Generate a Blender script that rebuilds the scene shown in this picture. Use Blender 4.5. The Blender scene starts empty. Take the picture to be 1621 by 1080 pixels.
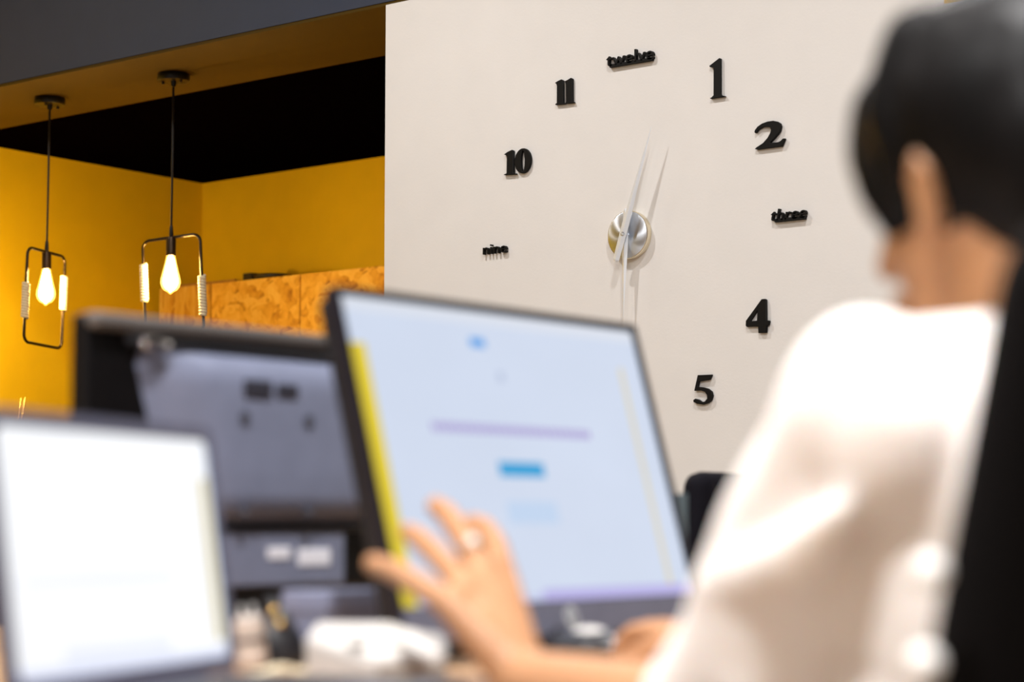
import bpy, bmesh, math, random
import numpy as np
from mathutils import Vector, Matrix, noise
random.seed(7)
S = bpy.context.scene
COL = S.collection

# ------------------------------------------------------------------ camera
IMW, IMH, FPX = 1621.0, 1080.0, 3200.0
PITCH, YAW = math.atan(288 / FPX), math.radians(128.2)
FW = Vector((math.cos(YAW) * math.cos(PITCH), math.sin(YAW) * math.cos(PITCH), math.sin(PITCH)))
RT = Vector((math.sin(YAW), -math.cos(YAW), 0))
UP = RT.cross(FW)
CAM = Vector((0, 0, 0.90))
cd = bpy.data.cameras.new('camera'); cam = bpy.data.objects.new('camera', cd); COL.objects.link(cam)
cam.matrix_world = Matrix(((RT.x, UP.x, -FW.x, CAM.x), (RT.y, UP.y, -FW.y, CAM.y), (RT.z, UP.z, -FW.z, CAM.z), (0, 0, 0, 1)))
cd.sensor_width = 36; cd.lens = FPX / IMW * 36; cd.clip_start = 0.05
cd.dof.use_dof = True; cd.dof.focus_distance = 6.15; cd.dof.aperture_fstop = 3.0
S.camera = cam

# ------------------------------------------------------------------ world, exposure
w = bpy.data.worlds.new('world'); S.world = w; w.use_nodes = True
w.node_tree.nodes['Background'].inputs[0].default_value = (0.8, 0.85, 1, 1)
w.node_tree.nodes['Background'].inputs[1].default_value = 0.05
S.view_settings.view_transform = 'Standard'; S.view_settings.look = 'None'
S.view_settings.exposure = 0.0; S.view_settings.gamma = 1.0; S.view_settings.use_curve_mapping = False
S.cycles.use_denoising = True
S.cycles.max_bounces = 10; S.cycles.diffuse_bounces = 5

CEIL = 3.70
DOWNLIGHTS = [(-4.25, 3.7, 34, 'near the clock, left of it'), (-2.3, 3.7, 27, 'near the clock, right of it'), (-6.6, 3.6, 20, 'before the slate beam and hanging lamps'),
              (-0.3, 3.4, 18, 'near the right part of the white wall'), (-4.3, 1.2, 18, 'over the open floor left of the desk'), (-2.2, 1.0, 24, 'above the far side of the desk'),
              (-0.50, 0.90, 108, 'right above the seated person'), (-0.35, -1.1, 138, 'behind the seated person, an added fill for the blouse'), (-2.4, -1.2, 44, 'behind the end of the desk'), (1.6, 1.2, 20, 'by the slate right wall')]  # the lamp behind the person is an unseen fill added to brighten the blouse
LAMP_COL = (0.985, 0.97, 0.965)
BULB_STRENGTH = 395.0

# ------------------------------------------------------------------ helpers
def P(x, y, d):                       # a point at a depth along the view, used to measure positions
    return CAM + (FW + RT * ((x - IMW / 2) / FPX) - UP * ((y - IMH / 2) / FPX)) * d

def lin(*c):
    o = []
    for v in c:
        v /= 255.0
        o.append(v / 12.92 if v <= 0.04045 else ((v + 0.055) / 1.055) ** 2.4)
    return tuple(o)

def mat(name, col, rough=0.5, metal=0.0, var=0.06, scale=30.0, bump=0.0, bscale=None, emit=None, estr=0.0, spec=0.5, stretch=None, sheen=0.0, sss=0.0):
    m = bpy.data.materials.new(name); m.use_nodes = True
    nt = m.node_tree; b = nt.nodes['Principled BSDF']
    tc = nt.nodes.new('ShaderNodeTexCoord'); mp = nt.nodes.new('ShaderNodeMapping')
    nt.links.new(tc.outputs['Object'], mp.inputs[0])
    if stretch: mp.inputs['Scale'].default_value = stretch
    n = nt.nodes.new('ShaderNodeTexNoise'); n.inputs['Scale'].default_value = scale; n.inputs['Detail'].default_value = 4
    nt.links.new(mp.outputs[0], n.inputs['Vector'])
    r = nt.nodes.new('ShaderNodeValToRGB')
    r.color_ramp.elements[0].position = 0.3; r.color_ramp.elements[1].position = 0.7
    r.color_ramp.elements[0].color = (*[c * (1 - var) for c in col], 1)
    r.color_ramp.elements[1].color = (*[min(1, c * (1 + var)) for c in col], 1)
    nt.links.new(n.outputs['Fac'], r.inputs[0]); nt.links.new(r.outputs[0], b.inputs['Base Color'])
    b.inputs['Roughness'].default_value = rough; b.inputs['Metallic'].default_value = metal
    b.inputs['Specular IOR Level'].default_value = spec
    if sheen: b.inputs['Sheen Weight'].default_value = sheen
    if sss:
        b.inputs['Subsurface Weight'].default_value = sss; b.inputs['Subsurface Radius'].default_value = (0.01, 0.004, 0.002); b.inputs['Subsurface Scale'].default_value = 1.0
    if bump:
        bp = nt.nodes.new('ShaderNodeBump'); bp.inputs['Strength'].default_value = bump; bp.inputs['Distance'].default_value = 0.002
        n2 = n
        if bscale:
            n2 = nt.nodes.new('ShaderNodeTexNoise'); n2.inputs['Scale'].default_value = bscale; n2.inputs['Detail'].default_value = 3
            nt.links.new(mp.outputs[0], n2.inputs['Vector'])
        nt.links.new(n2.outputs['Fac'], bp.inputs['Height']); nt.links.new(bp.outputs[0], b.inputs['Normal'])
    if emit:
        b.inputs['Emission Color'].default_value = (*emit, 1); b.inputs['Emission Strength'].default_value = estr
    return m

def link(name, me, m=None, parent=None, smooth=False):
    o = bpy.data.objects.new(name, me); COL.objects.link(o)
    if m and not me.materials: me.materials.append(m)
    if parent: o.parent = parent
    if smooth:
        for p in me.polygons: p.use_smooth = True
    return o

def empty(name, loc=(0, 0, 0), rz=0.0):
    o = bpy.data.objects.new(name, None); COL.objects.link(o); o.location = loc; o.rotation_euler = (0, 0, rz)
    o.empty_display_size = 0.05
    return o

def tag(o, label, cat, group=None):
    o['label'] = label; o['category'] = cat
    if group: o['group'] = group
    return o

def struct(o, label=None):
    o['kind'] = 'structure'
    if label: o['label'] = label
    return o

def to_mesh(bm, name):
    bmesh.ops.recalc_face_normals(bm, faces=bm.faces)
    me = bpy.data.meshes.new(name); bm.to_mesh(me); bm.free(); return me

def bm_box(bm, lo, hi, bev=0.0, seg=2, M=None):
    vs = [bm.verts.new((x, y, z)) for x in (lo[0], hi[0]) for y in (lo[1], hi[1]) for z in (lo[2], hi[2])]
    fs = [bm.faces.new([vs[i] for i in f]) for f in ((0, 1, 3, 2), (4, 6, 7, 5), (0, 4, 5, 1), (2, 3, 7, 6), (0, 2, 6, 4), (1, 5, 7, 3))]
    geo = vs
    if bev:
        es = list({e for f in fs for e in f.edges})
        r = bmesh.ops.bevel(bm, geom=es, offset=bev, segments=seg, affect='EDGES', profile=0.5)
        geo = list({v for v in r['verts']} | {v for v in vs if v.is_valid})
    if M is not None:
        bmesh.ops.transform(bm, matrix=M, verts=[v for v in geo if v.is_valid])

def box(name, lo, hi, m, parent=None, bev=0.0, M=None, seg=2):
    bm = bmesh.new(); bm_box(bm, lo, hi, bev, seg, M)
    return link(name, to_mesh(bm, name), m, parent)

def bm_tube(bm, pts, r, n=10, closed=False, caps=True):
    pts = [Vector(p) for p in pts]; k = len(pts)
    rs = r if isinstance(r, (list, tuple)) else [r] * k
    tang = []
    for i in range(k):
        a = pts[(i - 1) % k] if (closed or i > 0) else pts[0]
        b = pts[(i + 1) % k] if (closed or i < k - 1) else pts[-1]
        tang.append((b - a).normalized())
    t0 = tang[0]; ref = Vector((0, 0, 1)) if abs(t0.z) < 0.9 else Vector((1, 0, 0))
    nrm = t0.cross(ref).normalized(); rings = []
    for i in range(k):
        if i:
            nrm = (nrm - tang[i] * nrm.dot(tang[i]))
            nrm = nrm.normalized() if nrm.length > 1e-6 else tang[i].orthogonal().normalized()
        bn = tang[i].cross(nrm)
        rings.append([bm.verts.new(pts[i] + (nrm * math.cos(2 * math.pi * j / n) + bn * math.sin(2 * math.pi * j / n)) * rs[i]) for j in range(n)])
    for i in range(k if closed else k - 1):
        a, b = rings[i], rings[(i + 1) % k]
        for j in range(n): bm.faces.new((a[j], a[(j + 1) % n], b[(j + 1) % n], b[j]))
    if caps and not closed:
        bm.faces.new(rings[0]); bm.faces.new(rings[-1])

def tube(name, pts, r, m, parent=None, n=10, closed=False):
    bm = bmesh.new(); bm_tube(bm, pts, r, n, closed)
    return link(name, to_mesh(bm, name), m, parent, True)

def bm_lathe(bm, prof, n=32, M=None):
    rings = []
    for r, z in prof:
        if r < 1e-6: rings.append([bm.verts.new((0, 0, z))])
        else: rings.append([bm.verts.new((r * math.cos(2 * math.pi * j / n), r * math.sin(2 * math.pi * j / n), z)) for j in range(n)])
    for a, b in zip(rings, rings[1:]):
        for j in range(n):
            q = [a[j % len(a)], a[(j + 1) % len(a)], b[(j + 1) % len(b)], b[j % len(b)]]
            u = []
            for v in q:
                if v not in u: u.append(v)
            if len(u) > 2: bm.faces.new(u)
    for ring, flip in ((rings[0], 1), (rings[-1], 0)):
        if len(ring) > 1: bm.faces.new(ring)
    if M is not None: bmesh.ops.transform(bm, matrix=M, verts=[v for r in rings for v in r])

def lathe(name, prof, m, parent=None, n=32, M=None, smooth=True):
    bm = bmesh.new(); bm_lathe(bm, prof, n, M)
    o = link(name, to_mesh(bm, name), m, parent, smooth)
    if smooth: o.data.set_sharp_from_angle(angle=math.radians(40))
    return o

def eval_mesh(o, name):
    dg = bpy.context.evaluated_depsgraph_get()
    me = bpy.data.meshes.new_from_object(o.evaluated_get(dg)); me.name = name
    return me

# ---- organic surfaces: tapered capsules and ellipsoids merged into one continuous skin
def cap(bm, p0, r0, p1, r1, n=18):
    p0, p1 = Vector(p0), Vector(p1); ax = p1 - p0; L = ax.length
    q = Vector((0, 0, 1)).rotation_difference(ax.normalized()).to_matrix().to_4x4()
    prof = [(r0 * math.cos(a), r0 * math.sin(a)) for a in np.linspace(-math.pi / 2, 0, 7)] + \
           [(r1 * math.cos(a), L + r1 * math.sin(a)) for a in np.linspace(0, math.pi / 2, 7)]
    bm_lathe(bm, prof, n, Matrix.Translation(p0) @ q)

def ell(bm, c, rad, rot=None, n=28):
    prof = [(math.cos(a), math.sin(a)) for a in np.linspace(-math.pi / 2, math.pi / 2, 18)]
    M = Matrix.Translation(Vector(c)) @ (rot.to_4x4() if rot else Matrix.Identity(4)) @ Matrix.Diagonal((*rad, 1))
    bm_lathe(bm, prof, n, M)

def chain(bm, pts, rs):
    for i in range(len(pts) - 1): cap(bm, pts[i], rs[i], pts[i + 1], rs[i + 1])

def organic(name, bm, m, parent, voxel, smooth=4, fold=None):
    me = to_mesh(bm, name + '_src')
    o = bpy.data.objects.new('tmp', me); COL.objects.link(o)
    r = o.modifiers.new('r', 'REMESH'); r.mode = 'VOXEL'; r.voxel_size = voxel; r.adaptivity = 0
    s = o.modifiers.new('s', 'SMOOTH'); s.factor = 0.5; s.iterations = smooth
    out = eval_mesh(o, name)
    bpy.data.objects.remove(o); bpy.data.meshes.remove(me)
    if fold:
        for v, nn in [(v, v.normal.copy()) for v in out.vertices]: v.co += nn * fold(v.co)
    out.materials.clear()
    return link(name, out, m, parent, True)

# ------------------------------------------------------------------ materials
M_white = mat('white_wall_paint', (0.745, 0.725, 0.70), 0.75, var=0.015, scale=6, bump=0.12, bscale=160)
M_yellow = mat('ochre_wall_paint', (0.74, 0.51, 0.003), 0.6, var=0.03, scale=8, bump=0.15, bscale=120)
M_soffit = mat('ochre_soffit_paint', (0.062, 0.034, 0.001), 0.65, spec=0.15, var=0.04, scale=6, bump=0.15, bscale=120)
M_slate = mat('slate_paint', (0.021, 0.031, 0.060), 0.6, var=0.05, scale=8, bump=0.15, bscale=120)
M_blackceil = mat('black_ceiling_paint', (0.0010, 0.0004, 0.0004), 0.9, var=0.05, spec=0.0)
M_ceil = mat('office_ceiling', (0.35, 0.35, 0.36), 0.8, var=0.03)
M_floor = mat('tan_floor', (0.36, 0.27, 0.19), 0.5, var=0.15, scale=5)
M_farwall = mat('pale_wall', (0.55, 0.52, 0.50), 0.8, var=0.02)
M_black = mat('black_metal', (0.012, 0.011, 0.010), 0.38, 0.6, var=0.1)
M_plastic = mat('black_plastic', (0.012, 0.012, 0.015), 0.4, var=0.1)
M_bezel = mat('bezel_plastic', (0.005, 0.004, 0.009), 0.4, var=0.1)
M_numeral = mat('black_foam_numeral', (0.0045, 0.004, 0.0035), 0.6, var=0.12, scale=80, spec=0.18)

# ------------------------------------------------------------------ setting
Y0, ZT = 5.016, 2.648            # white wall plane, height of its top edge
XE, XL, YB = -4.491, -7.656, 7.14
struct(box('floor', (XL - .1, -3.2, -0.1), (3.1, YB + .1, 0), M_floor))
struct(box('ceiling', (XL - .1, -3.2, CEIL), (3.1, Y0 + .3, CEIL + .1), M_ceil))
wf = struct(box('wall_front', (XE, Y0, 0), (2.2, Y0 + 0.16, ZT), M_white))
struct(box('wall_left', (XL - .1, -3.2, 0), (XL, YB + .1, CEIL), M_yellow))
struct(box('wall_back', (XL, YB, 0), (XE + 1.5, YB + .1, CEIL), M_yellow))
struct(box('wall_right', (3.0, -3.2, 0), (3.1, YB, CEIL), M_slate))
struct(box('wall_far_right', (2.2, Y0 + .02, 0), (3.0, Y0 + .16, CEIL), M_slate))
struct(box('wall_rear', (XL, -3.2, 0), (3.0, -3.1, CEIL), M_farwall))
struct(box('wall_alcove_right', (XE + 1.38, Y0 + .16, 0), (XE + 1.5, YB, ZT), M_yellow))
struct(box('trim_1', (XL, Y0 + 0.004, ZT + .012), (2.2, Y0 + 0.554, CEIL), M_slate))
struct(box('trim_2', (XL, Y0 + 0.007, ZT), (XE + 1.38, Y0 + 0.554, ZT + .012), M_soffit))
struct(box('ceiling_alcove', (XL, Y0 + .55, ZT + .002), (XE + 1.5, YB, ZT + .05), M_blackceil))

# downlights of the office ceiling
M_lens = mat('downlight_lens', (0.9, 0.9, 0.9), 0.5, emit=LAMP_COL, estr=12)
M_ring = mat('downlight_ring', (0.7, 0.7, 0.7), 0.4)
def downlight(x, y, e, where):
    o = empty('ceiling_downlight', (x, y, CEIL))
    tag(o, 'round recessed ceiling downlight ' + where, 'ceiling light', 'recessed downlights of the office ceiling')
    lathe('ring', [(0.062, 0.0), (0.085, -0.001), (0.086, -0.008), (0.064, -0.012), (0.058, -0.004)], M_ring, o, 32)
    lathe('lens', [(0, -0.003), (0.058, -0.003), (0.058, -0.006), (0, -0.006)], M_lens, o, 32)
    ld = bpy.data.lights.new('downlight_lamp', 'AREA'); ld.shape = 'DISK'; ld.size = 0.11; ld.energy = e; ld.color = LAMP_COL; ld.spread = math.radians(165)
    lo = bpy.data.objects.new('downlight_lamp', ld); COL.objects.link(lo); lo.parent = o; lo.location = (0, 0, -0.014)
for args in DOWNLIGHTS: downlight(*args)

# ------------------------------------------------------------------ OSB wall cabinets
def osb(name, tint=1.0, stretch=(1, 1, 1)):
    m = bpy.data.materials.new(name); m.use_nodes = True; nt = m.node_tree; b = nt.nodes['Principled BSDF']; N = nt.nodes.new
    tc = N('ShaderNodeTexCoord'); mp = N('ShaderNodeMapping'); mp.inputs['Scale'].default_value = stretch
    nt.links.new(tc.outputs['Object'], mp.inputs[0])
    wn = N('ShaderNodeTexNoise'); wn.inputs['Scale'].default_value = 7; wn.inputs['Detail'].default_value = 2
    nt.links.new(mp.outputs[0], wn.inputs['Vector'])
    ad = N('ShaderNodeVectorMath'); ad.operation = 'MULTIPLY_ADD'; ad.inputs[1].default_value = (.25, .25, .25)
    nt.links.new(wn.outputs['Color'], ad.inputs[0]); nt.links.new(mp.outputs[0], ad.inputs[2])
    v = N('ShaderNodeTexVoronoi'); v.inputs['Scale'].default_value = 20; nt.links.new(ad.outputs[0], v.inputs['Vector'])
    n = N('ShaderNodeTexNoise'); n.inputs['Scale'].default_value = 22; n.inputs['Detail'].default_value = 6; n.inputs['Distortion'].default_value = 0.5
    nt.links.new(mp.outputs[0], n.inputs['Vector'])
    sp = N('ShaderNodeSeparateColor'); nt.links.new(v.outputs['Color'], sp.inputs[0])
    mx = N('ShaderNodeMath'); mx.operation = 'MULTIPLY_ADD'; mx.inputs[1].default_value = 0.45
    nt.links.new(sp.outputs[0], mx.inputs[0])
    m2 = N('ShaderNodeMath'); m2.operation = 'MULTIPLY'; m2.inputs[1].default_value = 0.75
    nt.links.new(n.outputs['Fac'], m2.inputs[0]); nt.links.new(m2.outputs[0], mx.inputs[2])
    r = N('ShaderNodeValToRGB'); e = r.color_ramp.elements
    e[0].position = 0.22; e[0].color = (.30 * tint, .11 * tint, .008 * tint, 1)
    e[1].position = 0.88; e[1].color = (.92 * tint, .60 * tint, .12 * tint, 1)
    k = e.new(0.42); k.color = (.68 * tint, .34 * tint, .03 * tint, 1); k = e.new(0.62); k.color = (.84 * tint, .48 * tint, .06 * tint, 1)
    nt.links.new(mx.outputs[0], r.inputs[0]); nt.links.new(r.outputs[0], b.inputs['Base Color']); b.inputs['Roughness'].default_value = 0.55
    bp = N('ShaderNodeBump'); bp.inputs['Strength'].default_value = 0.3; bp.inputs['Distance'].default_value = 0.002
    nt.links.new(mx.outputs[0], bp.inputs['Height']); nt.links.new(bp.outputs[0], b.inputs['Normal'])
    return m
M_osb = osb('strand_board'); M_osb2 = osb('strand_board_upright', 0.8, (1.9, 1, 0.45))
M_edge = mat('board_edge', (0.42, 0.21, 0.05), 0.6, var=0.15, scale=60)
YC, ZC = 6.82, 2.068
def cabinet(x0, x1, label, m):
    o = empty('wall_cabinet', ((x0 + x1) / 2, YB, ZC - .62)); tag(o, label, 'cabinet', 'strand board wall cabinets')
    w2 = (x1 - x0) / 2; d = YB - YC
    box('body', (-w2 + .004, -d + .02, 0.002), (w2 - .004, -0.002, .615), M_edge, o, .002)
    box('door', (-w2 + .004, -d, 0.0), (w2 - .004, -d + .018, .62), m, o, .002)
    box('top_panel', (-w2 + .003, -d + .019, .615), (w2 - .003, -.003, .620), M_edge, o)
    return o
cabinet(-7.62, -7.243, 'narrow strand board wall cabinet in the corner beside the yellow side wall', M_osb2)
cabinet(-7.243, -6.638, 'strand board wall cabinet with small dark things on its top', M_osb)
cabinet(-6.638, -6.033, 'strand board wall cabinet partly hidden by the white monitor and white wall', M_osb)
cabinet(-6.033, -5.43, 'strand board wall cabinet behind the end of the white clock wall', M_osb)
rail = box('wooden_rail', (-.25, -.012, 0), (.19, .012, .028), M_edge, None, .002); rail.location = (-7.37, 6.93, ZC)
tag(rail, 'light wooden rail lying on top of the corner wall cabinet', 'rail')
o = empty('network_router', (-7.045, 6.90, ZC)); tag(o, 'small black box on top of the strand board cabinet', 'router')
box('body', (-.03, -.03, 0.004), (.03, .03, .042), M_plastic, o, .004); box('foot', (-.02, -.02, 0), (.02, .02, .005), M_plastic, o)
o = empty('flat_tray', (-6.90, 6.91, ZC)); tag(o, 'low dark tray lying on the strand board cabinet', 'tray')
bm = bmesh.new(); bm_lathe(bm, [(0, 0), (.085, 0), (.10, .022), (.095, .022), (.080, .006), (0, .006)], 28); link('tray_dish', to_mesh(bm, 't'), M_plastic, o, True)
lathe('knob', [(.008, .006), (.008, .015), (.012, .02), (0, .024)], M_plastic, o, 12)

# bar counter below the pendants
M_bar = mat('dark_counter_front', (0.010, 0.009, 0.009), 0.6, var=0.1)
M_bartop = mat('dark_counter_top', (0.05, 0.03, 0.02), 0.4, var=0.3, stretch=(1, 8, 1))
o = empty('bar_counter', (-6.05, 5.30, 0)); tag(o, 'dark bar counter standing below the hanging lamps', 'counter')
box('counter_body', (-1.55, -.22, 0), (1.5, .22, .98), M_bar, o, .004)
box('counter_top', (-1.58, -.27, .98), (1.54, .27, 1.02), M_bartop, o, .005)
for k in range(4):
    box('front_panel', (-1.54 + k * .762, -.232, .06), (-1.54 + k * .762 + .74, -.22, .95), M_bar, o, .003)
M_brass = mat('brass', (0.95, 0.62, 0.20), 0.22, 1.0, var=0.05)
o = empty('reed_vase', (-6.90, 5.40, 1.02)); tag(o, 'slim vase holding two thin golden rods on the bar counter', 'vase')
lathe('vase', [(0, 0), (.035, 0), (.045, .05), (.03, .12), (.014, .17), (.017, .19), (.011, .19), (.008, .15), (0, .14)], M_bartop, o, 24)
for s in (-1, 1):
    tube('golden_rod', [(s * .006 - .012, 0, .145), (s * .010 + .004, 0, .25), (s * .012 + .034, 0, .405)], [.0035, .0035, .002], M_brass, o, 8)

# ------------------------------------------------------------------ pendant lamps
M_rope = mat('cotton_rope', (0.72, 0.62, 0.42), 0.9, var=0.15, scale=200)
M_cord = mat('black_cord', (0.008, 0.007, 0.006), 0.7, var=0.1)
M_socket = mat('bronze_socket', (0.05, 0.030, 0.016), 0.35, 0.8, var=0.1)
M_frame = mat('bronze_rod', (0.035, 0.024, 0.015), 0.28, 0.85, var=0.1)
M_bulb = mat('glowing_bulb', (1, .9, .7), 0.3, emit=(1.0, 0.66, 0.24), estr=BULB_STRENGTH)
M_glass = bpy.data.materials.new('warm_bulb_glass'); M_glass.use_nodes = True
_n = M_glass.node_tree; _n.nodes.remove(_n.nodes['Principled BSDF'])
_t = _n.nodes.new('ShaderNodeBsdfTransparent'); _t.inputs[0].default_value = (1, .93, .75, 1)
_e = _n.nodes.new('ShaderNodeEmission'); _e.inputs[0].default_value = (1, .56, .10, 1); _e.inputs[1].default_value = 2.6
_a = _n.nodes.new('ShaderNodeAddShader'); _n.links.new(_t.outputs[0], _a.inputs[0]); _n.links.new(_e.outputs[0], _a.inputs[1]); _n.links.new(_a.outputs[0], _n.nodes['Material Output'].inputs[0])
def rrect(w2, top, bot, r, k=6):
    pts = []
    for cx, cz, a0 in ((w2 - r, top - r, 0), (-w2 + r, top - r, 90), (-w2 + r, bot + r, 180), (w2 - r, bot + r, 270)):
        for i in range(k + 1):
            a = math.radians(a0 + 90 * i / k); pts.append((cx + r * math.cos(a), 0, cz + r * math.sin(a)))
    return pts
def pendant(x, y, zf, yaw, roll, ropes, label):
    o = empty('pendant_lamp', (x, y, ZT), yaw); tag(o, label, 'lamp', 'pendant lamps over the bar counter')
    can = lathe('ceiling_canopy', [(0, -.002), (.061, -.002), (.063, -.006), (.063, -.026), (.060, -.030), (.012, -.030), (.009, -.05), (0, -.055)], M_black, o, 32)
    for s in (-1, 1):
        lathe('screw', [(0, -.040), (.006, -.039), (.007, -.034), (.004, -.030)], M_black, can, 10, Matrix.Translation((s * .042, -.01, 0)))
    h = zf - ZT
    tube('cord', [(0, 0, -.05), (0.001, 0, h * .5), (0, 0, h + .03)], .0045, M_cord, o, 8)
    lathe('cord_grip', [(.004, h + .05), (.007, h + .04), (.009, h + .012), (.006, h)], M_black, o, 14)
    R = Matrix.Rotation(roll, 4, 'Y')
    def tr(p): return Vector((0, 0, h)) + (R @ Vector(p))
    W2, B = 0.132, -0.385
    tube('frame', [tr(p) for p in rrect(W2, 0, B, .032)], .0062, M_frame, o, 10, True)
    for s, (za, zb) in zip((-1, 1), ropes):
        bm = bmesh.new(); n = 150; turns = 13; pts = []
        for i in range(n * 2 + 1):
            t = i / (n * 2); a = 2 * math.pi * turns * t
            pts.append(tr((s * W2 + .0105 * math.cos(a), .0105 * math.sin(a), za - ZT - h + (zb - za) * t)))
        bm_tube(bm, pts, .0066, 6)
        pts = [tr((s * W2, 0, za - ZT - h)), tr((s * W2, 0, zb - ZT - h))]; bm_tube(bm, pts, .0115, 12)
        link('rope_wrap', to_mesh(bm, 'rope_wrap'), M_rope, o, True)
    lathe('socket', [(0, h + .002), (.016, h + .002), (.0195, h - .006), (.0195, h - .070), (.017, h - .072), (0, h - .072)], M_socket, o, 24)
    b = h - .072
    prof = [(.0135, 0), (.015, -.010), (.018, -.025), (.024, -.055), (.0315, -.090), (.0325, -.104), (.029, -.120), (.020, -.133), (.008, -.140), (.0035, -.146), (0, -.148)]
    g_ = lathe('bulb', [(r * 1.18, b + z) for r, z in prof], M_glass, o, 28)
    lathe('filament_glow', [(0, b - .006)] + [(r * .84, b - .006 + z * .90) for r, z in prof], M_bulb, g_, 24)
    return o
pendant(-6.583, 5.281, 2.006, math.atan2(.960, -.284), math.radians(2.0), ((1.861, 1.718), (1.926, 1.783)), 'hanging lamp on the left, its wire frame wholly in view against the yellow wall')
pendant(-5.846, 5.291, 2.002, math.atan2(.245, .969), math.radians(-3.5), ((1.912, 1.766), (1.838, 1.685)), 'hanging lamp in front of the strand board cabinets, frame foot hidden by the monitor')
pendant(-7.320, 5.285, 2.004, 0.5, 0.0, ((1.90, 1.75), (1.84, 1.69)), 'hanging lamp next to the yellow side wall, beyond the left edge')

# ------------------------------------------------------------------ wall clock
CX, CZ = -3.484, 1.771
clock = empty('wall_clock', (CX, Y0, CZ)); tag(clock, 'large wall clock of black numerals and silver hands stuck on the white wall', 'clock')
NUM = {
'numeral_one': ((0.3174,0.4412),[[(0.0084,0.0594),(0.0122,0.0572),(0.0115,-0.0479),(0.0130,-0.0521),(0.0199,-0.0557),(0.0268,-0.0573),(0.0256,-0.0591),(-0.0228,-0.0594),(-0.0259,-0.0570),(-0.0188,-0.0546),(-0.0130,-0.0497),(-0.0118,0.0254),(-0.0133,0.0324),(-0.0199,0.0360),(-0.0257,0.0375),(-0.0268,0.0410),(-0.0139,0.0475)]]),
'numeral_two': ((0.4945,0.2504),[[(-0.0510,0.0133),(-0.0491,0.0190),(-0.0403,0.0284),(-0.0252,0.0357),(-0.0065,0.0393),(0.0122,0.0393),(0.0270,0.0351),(0.0362,0.0288),(0.0390,0.0197),(0.0359,0.0070),(0.0283,-0.0018),(0.0152,-0.0133),(0.0032,-0.0226),(0.0020,-0.0238),(0.0225,-0.0255),(0.0317,-0.0246),(0.0373,-0.0224),(0.0440,-0.0167),(0.0510,-0.0169),(0.0503,-0.0207),(0.0408,-0.0390),(-0.0412,-0.0393),(-0.0505,-0.0366),(-0.0448,-0.0323),(-0.0222,-0.0219),(-0.0071,-0.0090),(0.0013,0.0031),(0.0051,0.0124),(0.0026,0.0199),(-0.0067,0.0236),(-0.0216,0.0248),(-0.0367,0.0191),(-0.0443,0.0112),(-0.0481,0.0100)]]),
'numeral_eleven': ((-0.2463,0.4760),[[(-0.0128,0.0407),(-0.0055,0.0367),(-0.0047,-0.0349),(0.0020,-0.0377),(0.0016,-0.0402),(-0.0345,-0.0382),(-0.0368,-0.0357),(-0.0299,-0.0326),(-0.0293,0.0224),(-0.0321,0.0295),(-0.0376,0.0329),(-0.0252,0.0375)],[(0.0251,0.0403),(0.0310,0.0365),(0.0313,-0.0358),(0.0376,-0.0385),(0.0371,-0.0407),(0.0035,-0.0395),(0.0027,-0.0371),(0.0062,-0.0347),(0.0055,0.0214),(0.0037,0.0284),(-0.0009,0.0323),(0.0115,0.0355)]]),
'numeral_ten': ((-0.4347,0.2749),[[(-0.0215,0.0404),(-0.0153,0.0370),(-0.0153,-0.0346),(-0.0035,-0.0378),(-0.0054,-0.0406),(-0.0524,-0.0382),(-0.0548,-0.0360),(-0.0429,-0.0335),(-0.0415,0.0192),(-0.0453,0.0253),(-0.0539,0.0290),(-0.0382,0.0359)],
  [(0.0224+0.0325*math.cos(a),0.0402*math.sin(a)) for a in np.linspace(0,2*math.pi,28,endpoint=False)],[(0.0229+0.0070*math.cos(a),-0.001+0.0338*math.sin(a)) for a in np.linspace(0,2*math.pi,24,endpoint=False)]]),
'numeral_four': ((0.4469,-0.2765),[[(0.0147,0.0492),(0.0265,0.0492),(0.0297,0.0462),(0.0299,-0.0128),(0.0387,-0.0141),(0.0396,-0.0195),(0.0372,-0.0274),(0.0301,-0.0290),(0.0289,-0.0492),(0.0027,-0.0485),(0.0020,-0.0293),(-0.0358,-0.0283),(-0.0396,-0.0248),(-0.0389,-0.0105)],[(0.0007,0.0184),(-0.0016,-0.0120),(-0.0252,-0.0126)]]),
'numeral_five': ((0.2579,-0.4812),[[(-0.0171,0.0439),(0.0317,0.0434),(0.0243,0.0285),(-0.0138,0.0247),(-0.0174,0.0096),(-0.0003,0.0076),(0.0177,0.0028),(0.0298,-0.0060),(0.0335,-0.0193),(0.0285,-0.0322),(0.0163,-0.0404),(-0.0008,-0.0439),(-0.0204,-0.0407),(-0.0326,-0.0353),(-0.0335,-0.0291),(-0.0266,-0.0252),(-0.0153,-0.0281),(-0.0032,-0.0360),(0.0066,-0.0347),(0.0145,-0.0268),(0.0146,-0.0165),(0.0069,-0.0067),(-0.0077,-0.0020),(-0.0298,-0.0019)]]),
}
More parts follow.
